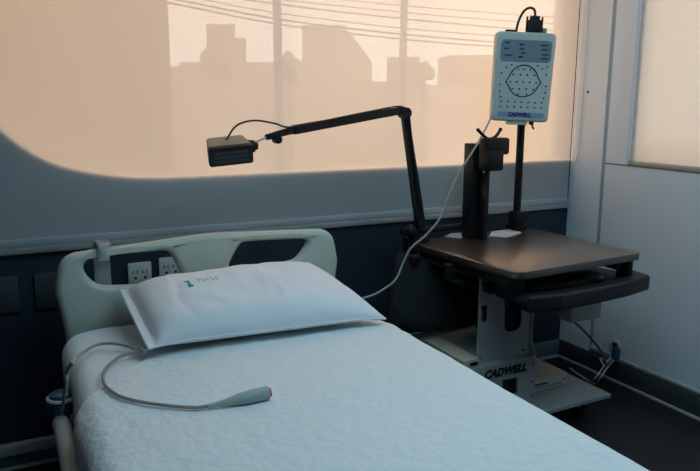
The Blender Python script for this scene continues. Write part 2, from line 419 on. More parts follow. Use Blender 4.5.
# ------------------------------------------------------------------ the bed
bed = thing('hospital_bed', 'hospital bed with cream plastic headboard under white bedding', 'bed', (.62, -1.25, 0))
BO = bed.location
def bobj(name, geo, m, parent=None):
    if isinstance(geo, bmesh.types.BMesh): geo.transform(Matrix.Translation(-BO))
    else: geo.transform(Matrix.Translation(-BO))
    return obj(name, geo, m, parent or bed)
HY = -.252
hx0, hx1 = .131, 1.107
def hp(px, py, y=HY-.02): p = on_y(px, py, y); return (p.x, p.z)
outl = rounded([(hx0+.035, .36), (hx0+.018, .56), (hx0-.002, .70), (hx0+.02, .812), (.62, .842), (hx1-.02, .822), (hx1+.002, .70), (hx1-.018, .56), (hx1-.035, .36)], [.03, .2, .1, .105, 1.2, .10, .1, .2, .03], 10)
def smooth_loop(px):
    P = [Vector((*hp(*q), 0)) for q in px]; n = len(P); o_ = []
    for i in range(n):
        a, b, c, d = P[i-1], P[i], P[(i+1) % n], P[(i+2) % n]
        for k in range(4):
            t = k/4; q = .5*((2*b)+(c-a)*t+(2*a-5*b+4*c-d)*t*t+(3*b-a-3*c+d)*t**3); o_.append((q.x, q.y))
    return o_
h1 = smooth_loop([(84, 267), (88, 261), (96, 258), (112, 256), (130, 254.3), (150, 252.3), (164, 251.2), (171, 254), (177, 265), (183, 279), (178, 283), (150, 285), (120, 286.5), (103, 286), (93, 282), (86, 274)])
h2 = smooth_loop([(241, 244.6), (247, 242.3), (265, 241), (285, 240), (302, 239.4), (308.5, 241.2), (307.5, 246), (302, 254), (296, 260), (286, 263), (270, 265), (250, 267), (234, 269), (230, 266), (234, 256)])
bobj('headboard', plate([outl, h1, h2], .026, .022, Matrix.Translation((0, HY, 0)) @ XZ, 5), cream)
bm = new(); box(bm, (.15, -2.25, .36), (1.05, -.30, .40), .01); bobj('bed_deck', bm, steel)
for sx_ in (.22, .98):
    for sy_ in (-.5, -2.05):
        bm = new(); box(bm, (sx_-.03, sy_-.03, .10), (sx_+.03, sy_+.03, .37), .005); l = bobj('leg', bm, steel)
        bm = new(); cyl(bm, (sx_-.02, sy_, .06), (sx_+.02, sy_, .06), .06, n=24); box(bm, (sx_-.028, sy_-.02, .06), (sx_+.028, sy_+.02, .11), .004); bm.transform(Matrix.Translation(-BO)); obj('caster', bm, rubber, l)
bm = new(); box(bm, (.2, -.34, .34), (1.04, -.24, .41), .01); bobj('headboard_bracket', bm, steel)
# folded side rail and the corner bumper on its end
bm = new(); tube(bm, spline([(.145, -.60, .36), (.100, -.645, .42), (.096, -.70, .448), (.096, -.85, .445), (.094, -1.3, .43), (.094, -1.9, .42), (.14, -1.98, .36)], 6), .022, 14); bobj('side_rail', bm, cream)
bp = on_z(62, 399, .50); bp = Vector((.103, -.63, .482))
M = Matrix.Translation(bp)
bm = lathe(new(), [(0, -.035), (.02, -.035), (.034, -.026), (.039, -.008), (.037, .006), (.03, .010), (0, .010)], 28, M); b1 = bobj('corner_bumper', bm, blue_m)
bm = lathe(new(), [(0, .009), (.035, .009), (.039, .013), (.037, .018), (0, .018)], 28, M); bm.transform(Matrix.Translation(-BO)); obj('bumper_ring', bm, cream, b1)
bm = lathe(new(), [(0, .018), (.030, .018), (.030, .026), (.022, .031), (0, .031)], 28, M); bm.transform(Matrix.Translation(-BO)); obj('bumper_cap', bm, blue_m, b1)
# mattress
def cushion(x0, x1, y0, y1, z0, z1, r):
    bm = new(); box(bm, (x0, y0, z0), (x1, y1, z1), r, 5); return bm
bobj('mattress', cushion(.135, 1.082, -2.24, -.31, .40, .568, .05), mat('grey mattress cover', (.3, .33, .35), .6))

# bedding: profiles across the bed, swept along it
def bedding(x0, x1, r, r2, top, drop, thick, ys, fn, edge=lambda x, y, z: y, nx=60):
    """draped shell: flat top, rounded shoulders, hanging sides; returns a closed mesh"""
    prof = []
    L = .5*PI*r; W = x1-x0-r-r2; L2 = .5*PI*r2
    segs = []
    n1, n2, n3 = 8, 9, nx
    for k in range(n1): segs.append(drop*k/n1)
    for k in range(n2): segs.append(drop+L*k/n2)
    for k in range(n3): segs.append(drop+L+W*k/n3)
    for k in range(n2): segs.append(drop+L+W+L2*k/n2)
    for k in range(n1+1): segs.append(drop+L+L2+W+drop*k/n1)
    def at(s):
        if s < drop: return Vector((x0, 0, top-r-(drop-s))), Vector((-1, 0, 0))
        s -= drop
        if s < L:
            a = s/r; return Vector((x0+r-r*math.cos(a), 0, top-r+r*math.sin(a))), Vector((-math.cos(a), 0, math.sin(a)))
        s -= L
        if s < W: return Vector((x0+r+s, 0, top)), Vector((0, 0, 1))
        s -= W
        if s < L2:
            a = s/r2; return Vector((x1-r2+r2*math.sin(a), 0, top-r2+r2*math.cos(a))), Vector((math.sin(a), 0, math.cos(a)))
        s -= L2
        return Vector((x1, 0, top-r2-s)), Vector((1, 0, 0))
    bm = new(); gridO, gridI = [], []
    for y in ys:
        ro, ri = [], []
        for s in segs:
            p, n = at(s); yy = edge(p.x, y, p.z)
            q = p + n*fn(p.x, yy, p.z, n) + Vector((0, yy, 0))
            ro.append(bm.verts.new(q)); ri.append(bm.verts.new(p - n*thick + Vector((0, yy, 0))))
        gridO.append(ro); gridI.append(ri)
    J, I = len(ys), len(segs)
    for j in range(J-1):
        for i in range(I-1):
            bm.faces.new((gridO[j][i], gridO[j][i+1], gridO[j+1][i+1], gridO[j+1][i])); bm.faces.new((gridI[j][i], gridI[j+1][i], gridI[j+1][i+1], gridI[j][i+1]))
    for i in range(I-1):
        bm.faces.new((gridO[0][i], gridI[0][i], gridI[0][i+1], gridO[0][i+1])); bm.faces.new((gridO[-1][i], gridO[-1][i+1], gridI[-1][i+1], gridI[-1][i]))
    for j in range(J-1):
        bm.faces.new((gridO[j][0], gridO[j+1][0], gridI[j+1][0], gridI[j][0])); bm.faces.new((gridO[j][-1], gridI[j][-1], gridI[j+1][-1], gridO[j+1][-1]))
    return bm
def sheet_fn(x, y, z, n):
    v = noise.noise(Vector((x*5, y*5, z*5)))*.003
    return v + .004*noise.noise(Vector((x*2, y*14, z*3)))*(1-abs(n.z))
def s_edge(x, y, z):
    e = 2.2*max(0, .30-x)**2 + 2.2*max(0, x-.93)**2
    return y - e*sst(-.60, -.33, y)
ys = [-.318-i*.025 for i in range(22)]
o = obj('bed_sheet', bedding(.128, 1.088, .055, .035, .576, .12, .003, ys, sheet_fn, s_edge), sheet_m)
tag(o, 'plain white bed sheet showing around the pillow at the head end of the bed', 'sheet')
def q_edge(x, y, z):
    e = 1.15*max(0, .34-x) + .012*math.sin(x*7)
    return y - min(e, .27)*sst(-1.5, -.64, y)
def quilt_fn(x, y, z, n):
    side = 1-abs(n.z)
    v = .0035*noise.noise(Vector((x*4, y*4, z*4))) + .0022*noise.noise(Vector((x*30, y*22, z*30)))
    v += side*(.008*noise.noise(Vector((1, y*5, z*3)))+.004*noise.noise(Vector((x, y*16, z*5))))
    return v + .004*sst(-.68, -.71, y)
ys = [-.645-.012*i for i in range(20)] + [-.885-.03*i for i in range(48)]
o = obj('quilted_bedspread', bedding(.112, 1.103, .062, .040, .586, .17, .004, ys, quilt_fn, q_edge, 70), quilt_m)
tag(o, 'white quilted bedspread draped over the whole bed', 'bedspread')

# strap plate and hook on the headboard's top rail
hk = thing('hook_bracket', 'small grey metal hook clipped on the left of the headboard top rail', 'bracket', tuple(on_y(103.5, 252, HY-.03)))
HO = hk.location
a = on_y(93, 262, HY+.045); b = on_y(111, 283, HY+.045)
bm = new(); box(bm, (a.x, HY+.032, b.z-.06), (b.x, HY+.042, .838), .003); box(bm, (a.x+.008, HY-.034, .832), (b.x-.002, HY+.042, .840), .002); bm.transform(Matrix.Translation(-HO)); obj('back_plate', bm, steel, hk)
bm = new(); x0, x1 = on_y(98, 250, HY-.035).x, on_y(109, 250, HY-.035).x
box(bm, (x0, HY-.037, .787), (x1, HY-.029, .840), .003); box(bm, (x0+.006, HY-.041, .80), (x1-.006, HY-.036, .825), .002)
bm.transform(Matrix.Translation(-HO)); obj('hook', bm, alu, hk)

# ------------------------------------------------------------------ pillow
FL, FR = Vector((.326, -.676, .624)), Vector((1.046, -.716, .620))
BL, BR = Vector((.316, -.332, .690)), Vector((.985, -.300, .702))
pil = thing('pillow', 'white pillow in a cotton case propped against the headboard', 'pillow', tuple((FL+FR+BL+BR)/4))
PO = pil.location
PN = (FR-FL).cross(BL-FL).normalized()
def prof(u, v):
    b = max(0, 1-abs(v)**3.4)**.50
    if u > 0: a = max(0, 1-u**3.2)**.55
    else:
        w_ = min(1, -u/.925); a = max(0, 1-w_**5.5)**.50 if -u < .925 else 0
    return a*b
def pill(u, v, top):
    # corners drawn in slightly so the long sides bow
    uu = u*(1-.018*(1-v*v)*0) ; vv = v*(1-.03*(1-abs(u)**2)*0)
    s, t = (uu+1)/2, (vv+1)/2
    base = FL*(1-s)*(1-t)+FR*s*(1-t)+BL*(1-s)*t+BR*s*t
    pinch = .020*(abs(u)**6)*(abs(v)**6)
    base -= ((BL+BR-FL-FR).normalized())*pinch*(1 if v > 0 else -1)*-1
    h = prof(u, v)
    w = noise.noise(Vector((u*2.2, v*1.7, 3)))*.010 + noise.noise(Vector((u*7, v*3, 9)))*.004
    w += .006*math.exp(-((u+.52+.05*v)/.05)**2)*noise.noise(Vector((v*3, 1, 0)))
    w += -.004*math.exp(-((u-.22-.12*v)/.02)**2) - .004*math.exp(-((u+.62-.03*math.sin(v*5))/.025)**2)
    if top: return base + PN*(h*(.075+w)+.002)
    return base - PN*(h*(.030+w*.2)+.002)
NU, NV = 72, 44
def warp(k, n): 
    t = -1+2*k/n; return math.sin(t*PI/2)*.5+t*.5
bm = new(); T, B = [], []
for j in range(NV+1):
    T.append([bm.verts.new(pill(warp(i, NU), warp(j, NV), True)-PO) for i in range(NU+1)]); B.append([bm.verts.new(pill(warp(i, NU), warp(j, NV), False)-PO) for i in range(NU+1)])
for j in range(NV):
    for i in range(NU):
        bm.faces.new((T[j][i], T[j][i+1], T[j+1][i+1], T[j+1][i])); bm.faces.new((B[j][i], B[j+1][i], B[j+1][i+1], B[j][i+1]))
for i in range(NU):
    bm.faces.new((T[0][i], B[0][i], B[0][i+1], T[0][i+1])); bm.faces.new((T[NV][i], T[NV][i+1], B[NV][i+1], B[NV][i]))
for j in range(NV):
    bm.faces.new((T[j][NU], B[j][NU], B[j+1][NU], T[j+1][NU])); bm.faces.new((T[j][0], T[j+1][0], B[j+1][0], B[j][0]))
obj('pillowcase', bm, linen, pil, smooth=60)
bm = new(); tube(bm, [pill(-.995, -1+2*k/24, True)-PO-PN*.001 for k in range(25)], .0045, 6); obj('case_hem', bm, linen, pil)
# piping along the front and right seams
bm = new(); tube(bm, [pill(-1+2*k/40, -1, True)-PO-PN*.002 for k in range(41)]+[pill(1, -1+2*k/24, True)-PO-PN*.002 for k in range(1, 25)], .0035, 6); obj('piping', bm, linen, pil)
# printed mark
def print_bar(bm, u0, u1, v0, v1):
    g = [[bm.verts.new(pill(u0+(u1-u0)*i/3, v0+(v1-v0)*j/3, True)+PN*.0012-PO) for i in range(4)] for j in range(4)]
    for j in range(3):
        for i in range(3): bm.faces.new((g[j][i], g[j][i+1], g[j+1][i+1], g[j+1][i]))
uu, vv = -.50, .10
bm = new(); print_bar(bm, uu-.028, uu+.022, vv+.10, vv+.15); print_bar(bm, uu-.008, uu+.016, vv-.03, vv+.10); print_bar(bm, uu-.022, uu+.028, vv-.10, vv-.03); obj('printed_mark', bm, teal_ink, pil)
bm = new()
for k in range(5):
    print_bar(bm, uu+.09+.042*k, uu+.102+.042*k, vv+.02, vv+.17); print_bar(bm, uu+.09+.042*k, uu+.118+.042*k, vv+.13-.08*(k % 2), vv+.16-.08*(k % 2))
obj('printed_lettering', bm, pale_ink, pil)

# ------------------------------------------------------------------ call handset and its lead on the bedspread
def qz(x, y):
    y2 = y; return .586+.0075 + (.0035*noise.noise(Vector((x*4, y2*4, .586*4))))
hs = thing('call_handset', 'grey nurse call handset with long lead lying on the bedspread', 'handset', tuple(on_z(250, 398, .6)))
H0 = hs.location
def onq(px, py, r): 
    p = on_z(px, py, .592+r); return Vector((p.x, p.y, qz(p.x, p.y)+r))
tip, tail = onq(268, 392.5, .014), onq(208, 407, .006)
d = tip-tail; L = d.length
bm = new(); tube(bm, [tail+d*t for t in [k/20 for k in range(21)]], lambda t: .0055+.0105*sst(.05, .75, t), 16); bm.transform(Matrix.Translation(-H0)); obj('handset_body', bm, wand_m, hs)
bm = new(); dn = d.normalized(); cyl(bm, tip, tip+dn*.006, .0125, .011, 20); bm.transform(Matrix.Translation(-H0)); obj('call_button', bm, red_m, hs)
lead = [onq(208, 407, .0045), onq(190, 408.5, .0045), onq(150, 404.5, .0045), onq(122, 398, .0045), onq(107, 388, .0045), onq(103, 377, .0045), onq(108, 366, .0045), onq(122, 356, .0045), onq(139, 351.5, .007)]
bm = new(); tube(bm, spline(lead, 6), .0042, 10); bm.transform(Matrix.Translation(-H0)); obj('lead', bm, cable_g, hs)
l2 = [onq(140, 351.5, .009), onq(128, 346.5, .006), onq(112, 344, .006), onq(97, 345.5, .006), on_x(84, 352, .165), on_x(74, 361, .112), on_x(67, 373, .102), on_x(66, 386, .098), Vector((.098, -.655, .455))]
bm = new(); tube(bm, spline(l2, 6), .0042, 10); bm.transform(Matrix.Translation(-H0)); obj('lead', bm, cable_g, hs)
cp = onq(143, 351, .006)
bm = new(); box(bm, (-.008, -.014, -.006), (.008, .014, .010), .003); bm.transform(Matrix.Translation(cp-H0) @ Matrix.Rotation(.3, 4, 'Z')); obj('lead_clip', bm, alu, hs)

# ------------------------------------------------------------------ EEG cart
TZ = .72
cart = thing('equipment_cart', 'grey and black wheeled equipment cart with dark laminate table top', 'cart', (1.82, -.45, 0))
CO = cart.location
def cobj(name, geo, m, parent=None):
    geo.transform(Matrix.Translation(-CO)); return obj(name, geo, m, parent or cart)
tb = [on_z(405, 241, TZ), on_z(517.5, 273.5, TZ), on_z(642.5, 252.5, TZ), on_z(527, 227, TZ)]
ol = rounded([(p.x, p.y) for p in tb], [.03, .045, .03, .03], 6)
cobj('table_top', plate([ol], .014, .003, Matrix.Translation((0, 0, TZ-.014)), 2), lam)
tcx = sum(p.x for p in tb)/4
bm = new(); box(bm, (1.53, -.74, TZ-.065), (1.56, -.18, TZ-.029), .002); box(bm, (2.08, -.70, TZ-.065), (2.11, -.16, TZ-.029), .002); box(bm, (1.53, -.20, TZ-.065), (2.11, -.17, TZ-.029), .002)
cobj('table_frame', bm, black)
# pedestal: base shelf, front panel, slotted column, side plate
bx0, bx1 = 1.50, 1.832
SZ = .302; FY = -.555
def loc_px(px, py, y): p = on_y(px, py, y); return (p.x, p.z)
bm = new(); box(bm, (bx0-.02, FY, SZ-.012), (bx1, -.16, SZ), .002); cobj('upper_shelf', bm, cart_m)
bm = new(); box(bm, (bx0-.02, -.172, SZ-.01), (bx1, -.158, SZ+.022), .002); cobj('shelf_lip', bm, cart_m)
sl = [loc_px(502, 380, FY), loc_px(517, 377, FY), loc_px(517, 393, FY), loc_px(502, 396, FY)]
cobj('front_panel', plate([[(bx0-.02, .105), (bx1, .105), (bx1, SZ-.001), (bx0-.02, SZ-.001)], sl], .004, .001, Matrix.Translation((0, FY, 0)) @ XZ, 1), cart_m)
bm = new(); box(bm, (sl[0][0]-.004, FY+.006, sl[3][1]-.01), (sl[1][0]+.004, FY+.05, sl[0][1]+.01)); cobj('drive_bay', bm, black_pl)
CY = -.52
s1 = [loc_px(505, 300, CY), loc_px(522, 300, CY)]; s2 = [loc_px(481.5, 296, CY), loc_px(488, 296, CY)]
zb1 = loc_px(513, 331, CY)[1]; zb2 = loc_px(484, 322, CY)[1]
cx0, cx1 = loc_px(479, 320, CY)[0]-.004, bx1-.004
def slot(x0, x1, zb, zt): return rounded([(x0, zb), (x1, zb), (x1, zt), (x0, zt)], [(x1-x0)*.5, (x1-x0)*.5, .005, .005], 8)
cobj('column', plate([[(cx0, SZ), (cx1, SZ), (cx1, TZ-.06), (cx0, TZ-.06)], slot(s1[0][0], s1[1][0], zb1, .52), slot(s2[0][0], s2[1][0], zb2, .53)], .004, .001, Matrix.Translation((0, CY, 0)) @ XZ, 1), cart_m)
bm = new(); box(bm, (cx0+.10, CY+.01, SZ+.002), (cx1-.005, CY+.10, TZ-.06), .004); cobj('column_core', bm, black)
pr = [(CY-.006, TZ-.06), (CY-.012, SZ+.05), (FY+.03, SZ-.004), (FY, SZ-.02), (FY, .11), (-.2, .11), (-.2, TZ-.06)]
YZ = Matrix(((0, 0, 1, 0), (1, 0, 0, 0), (0, 1, 0, 0), (0, 0, 0, 1)))
cobj('side_plate', plate([[(CY-.008, TZ-.07), (CY-.010, SZ+.05), (FY-.002, SZ+.01), (FY-.002, .105), (-.2, .105), (-.2, TZ-.07)]], .004, .001, Matrix.Translation((bx1+.002, 0, 0)) @ YZ, 1), cart_m)
bm = new()
for z in (.14, .2, .27): cobj('screw', cyl(new(), (bx1-.012, FY-.007, z), (bx1-.012, FY-.003, z), .0035, n=8), black)
for x in (cx0+.008, cx1-.03): cobj('screw', cyl(new(), (x, CY-.008, SZ+.02), (x, CY-.003, SZ+.02), .005, n=10), black)
t0, t1 = on_z(487, 374, .25), 0
lc = on_y(507, 368.3, FY-.006)
bm_t = lettering('CADWELL', .044, Matrix.Translation((on_y(504.5, 370, FY).x, FY-.0055, on_y(505, 371, FY).z)) @ XZ, .0024, .28); cobj('lettering', bm_t, black_ink)
# lower tray and casters
tr_ = [(bx1+.004, -.16), (bx1+.004, -.645), on_z(556, 410, .103).xy[:], on_z(611.5, 394, .103).xy[:], (on_z(611.5, 394, .103).x, -.16)]
bm = new(); xr_ = on_z(611.5, 394, .103).x
cobj('lower_tray', plate([[(1.48, -.16), (1.48, -.64), (xr_, -.628), (xr_, -.16)]], .009, .002, Matrix.Translation((0, 0, .094)), 1), cart_m)
for x, y in ((1.56, -.58), (2.09, -.545), (1.56, -.22), (2.09, -.22)):
    bm = new(); cyl(bm, (x-.012, y, .036), (x+.012, y, .036), .036, n=20); c_ = cobj('caster', bm, rubber)
    bm = new(); box(bm, (x-.02, y-.03, .04), (x-.014, y+.02, .085), .002); box(bm, (x+.014, y-.03, .04), (x+.02, y+.02, .085), .002); box(bm, (x-.02, y-.03, .075), (x+.02, y+.02, .085), .003)
    bm.transform(Matrix.Translation(-CO)); obj('caster_fork', bm, steel, c_)
# pull-out keyboard tray
KZ = .628
kp = [Vector((1.60, -.40)), Vector((1.555, -.78)), Vector((1.70, -.805)), Vector((1.88, -.800)), Vector((2.06, -.780)), Vector((2.19, -.745)), Vector((2.20, -.66)), Vector((2.12, -.40))]
kl = rounded(kp, .03, 6)
cobj('keyboard_tray', plate([kl], .010, .004, Matrix.Translation((0, 0, KZ-.016)), 2), black_pl)
kf = rounded([(1.575, -.74), (1.577, -.795), (1.70, -.818), (1.88, -.813), (2.06, -.793), (2.200, -.762), (2.215, -.66), (2.17, -.655), (2.15, -.71), (2.05, -.735), (1.88, -.755), (1.70, -.76), (1.60, -.735)], .02, 5)
cobj('wrist_rest', plate([kf], .030, .012, Matrix.Translation((0, 0, KZ-.022)), 4), mat('black padded vinyl', (.014, .014, .016), .45, spec=.35))
bm = new()
for x, y in ((1.575, -.66), (2.135, -.69)): box(bm, (x-.012, y-.03, KZ-.03), (x+.012, y+.03, TZ-.03), .003)
box(bm, (1.56, -.60, KZ-.03), (2.1, -.56, KZ-.012), .002)
cobj('tray_bracket', bm, black)
a = on_y(505, 282, -.70); b = on_y(520, 304, -.70)
bm = new(); box(bm, (a.x, -.72, b.z), (b.x, -.70, TZ-.03), .003); cobj('slide_bracket', bm, black)
a = on_y(452, 274, -.48); b = on_y(522, 299, -.48)
bm = new(); tube(bm, [on_y(452, 281, -.46), on_y(522, 293, -.56)], .011, 10); box(bm, (a.x-.012, -.475, a.z-.03), (a.x+.015, -.445, TZ-.03), .003); cobj('cross_rail', bm, black)
a = on_y(568, 309, -.50); b = on_y(597, 316.5, -.50)
bm = new(); box(bm, (a.x, -.52, b.z), (b.x, -.44, KZ-.03), .003); cobj('holder_box', bm, cart_m)
# keyboard, mouse
kb = thing('keyboard', 'black keyboard lying on the pull-out tray under the table', 'keyboard', (1.80, -.66, KZ-.006))
bm = new(); box(bm, (-.15, -.055, 0), (.15, .055, .014), .004); obj('keyboard_body', bm, black_pl, kb)
bm = new()
for r in range(4):
    for k in range(13): box(bm, (-.142+k*.0215, -.046+r*.022, .013), (-.142+k*.0215+.018, -.046+r*.022+.018, .019), 0)
obj('key_field', bm, mat('dark grey keys', (.03, .03, .032), .5), kb, smooth=0)
p = on_z(590, 273, KZ+.012)
ms = obj('computer_mouse', None or (lambda bm: (bmesh.ops.create_uvsphere(bm, u_segments=20, v_segments=12, radius=1, matrix=Matrix.Diagonal((.033, .05, .02, 1))), [setattr(v.co, 'z', max(v.co.z, -.006)) for v in bm.verts], bm)[2])(new()), mouse_m)
ms.location = (p.x, p.y, KZ); ms.rotation_euler = (0, 0, .6); tag(ms, 'grey mouse on the right of the pull-out tray', 'mouse')

# devices on the shelves
def device(name, label, lo, hi, m, ledy=True):
    c = ((lo[0]+hi[0])/2, (lo[1]+hi[1])/2, lo[2]); t = thing(name, label, 'device', c)
    L_ = [a-b for a, b in zip(lo, c)]; H_ = [a-b for a, b in zip(hi, c)]
    obj('case', box(new(), L_, H_, .004), m, t)
    return t, L_, H_
p0 = on_z(536, 389, .112); p1 = on_z(566, 383.5, .112)
t, L_, H_ = device('beige_device_box', 'beige device box standing on the low tray right of the cart column', (bx1+.016, p1.y-.004, .1035), (p1.x, -.30, .165), cream_box)
obj('front_plate', box(new(), (L_[0]+.006, L_[1]-.003, L_[2]+.010), (H_[0]-.004, L_[1]+.001, H_[2]-.008), .001), mat('pale front plate', (.50, .52, .50), .5), t)
bm = new(); box(bm, (L_[0]+.05, L_[1]-.004, L_[2]+.032), (L_[0]+.12, L_[1]-.0025, L_[2]+.039)); box(bm, (L_[0]+.03, L_[1]-.004, L_[2]+.022), (H_[0]-.03, L_[1]-.0025, L_[2]+.0245)); cyl(bm, (H_[0]-.018, L_[1]-.0045, L_[2]+.036), (H_[0]-.018, L_[1]-.0025, L_[2]+.036), .004, n=10)
obj('front_marking', bm, black_ink, t)
a = on_z(440, 346, SZ+.03); b = on_z(485, 361, SZ+.03)
t, L_, H_ = device('beige_device_box', 'beige device box on the upper shelf beside the bed edge', (1.49, -.552, SZ+.0005), (cx0-.008, -.28, SZ+.034), cream_box)
obj('front_slot', box(new(), (H_[0]-.045, L_[1]-.002, .009), (H_[0]-.012, L_[1]+.001, .022)), black_pl, t, smooth=0)

# black monitor lift column with mounting bracket
mc = thing('monitor_column', 'short black monitor lift column with forked bracket on the table', 'monitor stand', tuple(on_z(475, 238, TZ)))
MO = mc.location
def mobj(name, geo, m, parent=None): geo.transform(Matrix.Translation(-MO)); return obj(name, geo, m, parent or mc)
my = MO.y
def mp(px, py, y=None): return on_y(px, py, my if y is None else y)
lx, rx = mp(470.5, 190).x, mp(479, 190).x
rx2 = mp(489, 190, my-.04).x; ztop = mp(465, 144).z
bm = new(); box(bm, (lx, my-.01, TZ), (rx, my+.055, ztop), .004); mobj('column', bm, black)
bm = new(); box(bm, (rx-.004, my-.045, TZ), (rx2, my+.045, mp(480, 152).z), .006); c_ = mobj('slide_rail', bm, black_pl)
pz = mp(484, 192, my-.045)
bm = new(); M = Matrix.Translation((pz.x, my-.048, pz.z)) @ Matrix.Rotation(PI/2, 4, 'X') @ Matrix.Diagonal((.7, 1.8, 1, 1)); lathe(bm, [(0, -.004), (.016, -.004), (.016, .003), (.010, .004), (0, .004)], 20, M); mobj('oval_cover', bm, rubber)
q = mp(484, 172, my-.05); bm = new(); cyl(bm, (q.x, my-.052, q.z), (q.x, my-.044, q.z), .005, n=10); mobj('bolt', bm, alu)
a = mp(481, 152, my-.05); b = mp(506, 136, my-.05); e = mp(496, 168, my-.05)
bm = new(); box(bm, (a.x, my-.10, mp(490, 170, my-.05).z), (e.x, my-.03, mp(490, 150, my-.05).z), .008); box(bm, (a.x, my-.08, mp(480, 155, my-.05).z), (b.x, my-.03, mp(480, 138, my-.05).z), .010); mobj('tilt_head', bm, black)
A = [mp(478, 130, my-.06), mp(485, 137, my-.06), mp(490, 139, my-.06), mp(496, 136, my-.06), mp(500.5, 129.5, my-.06)]
bm = new(); tube(bm, spline(A, 5), .0065, 10)
for k in (0, -1): bmesh.ops.create_icosphere(bm, subdivisions=2, radius=.008, matrix=Matrix.Translation(A[k]))
mobj('forked_bracket', bm, black)

# pole with the head box
PY_ = on_z(516, 230, TZ); pole = thing('instrument_pole', 'slim black pole clamped on the back right of the table', 'pole', tuple(PY_))
PX_ = PY_.x; 
bm = new(); cyl(bm, (0, 0, .0), (0, 0, .50), .0165, n=20); obj('shaft', bm, black, pole)
bm = new(); box(bm, (-.032, -.035, .004), (.032, .035, .028), .004); box(bm, (-.026, -.03, .028), (.026, .03, .085), .006); c_ = obj('pole_clamp', bm, black, pole)
bm = new(); cyl(bm, (.024, -.005, .06), (.058, -.005, .06), .012, .012, n=12); obj('clamp_knob', bm, black_pl, c_)
for lab, q in (('pale printed card on the table left of the monitor column', [(444, 237), (451, 233.5), (462, 233), (462, 238.5)]), ('pale printed card on the table between the monitor column and the pole', [(489, 236.5), (492, 231.5), (513, 229.5), (522, 233), (508, 237.5)])):
    o = obj('printed_card', plate([[tuple(on_z(a_, b_, TZ).xy) for a_, b_ in q]], .0006, 0, Matrix.Translation((0, 0, TZ+.001))), paper, smooth=0); tag(o, lab, 'card', 'cards on the table')

amp_c = on_y(522, 77, PY_.y-.045)
hb = thing('electrode_head_box', 'pale teal electrode head box with head diagram mounted on the pole', 'medical device', tuple(amp_c), math.radians(-24))
hb.rotation_euler = (0, math.radians(2.0), math.radians(-24))
W_, H_2, D_ = .255, .370, .05
bm = new()
me = plate([rounded([(-W_/2+.004, -H_2/2), (W_/2-.006, -H_2/2), (W_/2, H_2/2-.004), (-W_/2, H_2/2-.004)], [.022, .022, .026, .026], 8)], D_/2, .012, XZ, 4)
obj('case', me, amp_m, hb)
fy = -D_/2-.0006
def onface(loops, name, m, parent=hb, half=.0006): return obj(name, plate(loops, half, 0, Matrix.Translation((0, fy, 0)) @ XZ), m, parent, smooth=0)
dp = onface([rounded([(-.105, .06), (.108, .06), (.108, .148), (-.105, .148)], [.018]*4, 6)], 'display_panel', amp_panel)
bm = new()
for x, z, l in ((-.09, .135, .02), (-.093, .112, .018), (-.088, .085, .03), (-.03, .13, .02), (-.028, .112, .022), (-.02, .095, .018), (-.03, .08, .02), (.06, .13, .032), (.064, .112, .03), (.07, .092, .026), (.066, .076, .03)):
    box(bm, (x, fy-.0016, z-.0025), (x+l, fy-.0004, z+.0025))
obj('panel_print', bm, ink, dp, smooth=0)
# head outline with nose/ears as a ring of line work
hd = []
for k in range(60):
    a = 2*PI*k/60; r = 1+.15*math.exp(-((math.degrees(a) % 360-180)/11)**2)+.15*math.exp(-(((math.degrees(a)+180) % 360-180)/11)**2)
    hd.append((.066*r*math.cos(a), -.022+(.072 if math.sin(a) > 0 else .062)*math.sin(a)))
inn = [(x*.93, -.022+(z+.022)*.93) for x, z in hd]
onface([hd, inn], 'head_diagram', ink)
bm = new(); dots = []
for z, n_, w_ in ((.03, 3, .05), (.008, 4, .09), (-.022, 5, .11), (-.05, 4, .09), (-.072, 2, .035)):
    for k in range(n_): dots.append((-w_/2+w_*k/max(1, n_-1), z))
for k in range(7): dots += [(-.088+.029*k, -.104), (-.088+.029*k, -.125)]
for s_ in (-1, 1): dots += [(s_*.075, .035), (s_*.095, .012), (s_*.098, -.035), (s_*.097, -.062), (s_*.092, -.085), (s_*.055, .046)]
dots += [(.096, .044)]
for x, z in dots: cyl(bm, (x, fy-.001, z), (x, fy+.001, z), .0036, n=10)
obj('jack_field', bm, ink, hb)
st = onface([rounded([(-.10, -.168), (.10, -.168), (.10, -.146), (-.10, -.146)], [.009]*4, 6)], 'badge_strip', blue_strip)
obj('badge_lettering', lettering('CADWELL', .021, Matrix.Translation((-.005, fy-.0012, -.157)) @ XZ, .0013, 0), blue_ink, st)
bm = new(); box(bm, (-.05, -.015, -H_2/2-.014), (.035, .02, -H_2/2+.004), .003); obj('bottom_bracket', bm, amp_m, hb)
bm = new(); box(bm, (.048, -.012, -H_2/2-.012), (.064, .012, -H_2/2+.003), .002); tube(bm, [(.056, -.006, -H_2/2-.008), (.062, -.01, -H_2/2-.022), (.066, -.012, -H_2/2-.03)], .004, 8); obj('release_lever', bm, black_pl, hb)
bm = new(); box(bm, (-.02, .026, -.19), (.02, .055, -.02), .003); obj('pole_mount', bm, black, hb)
bm = new(); box(bm, (.005, -.013, H_2/2-.004), (.062, .013, H_2/2+.048), .004); box(bm, (.013, -.01, H_2/2+.04), (.054, .01, H_2/2+.064), .005); cn = obj('cable_plug', bm, black_pl, hb)
for x in (.002, .066): obj('thumb_screw', cyl(new(), (x, 0, H_2/2-.002), (x, 0, H_2/2+.06), .004, n=10), black_pl, cn)
bm = new(); box(bm, (.068, -.01, H_2/2-.004), (.086, .01, H_2/2+.016), .002); obj('toggle_switch', bm, mat('dull teal cap', (.2, .3, .31), .5), hb)
bm = new(); box(bm, (-.085, -.012, H_2/2-.005), (-.04, .012, H_2/2+.004), .002); obj('top_socket', bm, black_pl, hb)
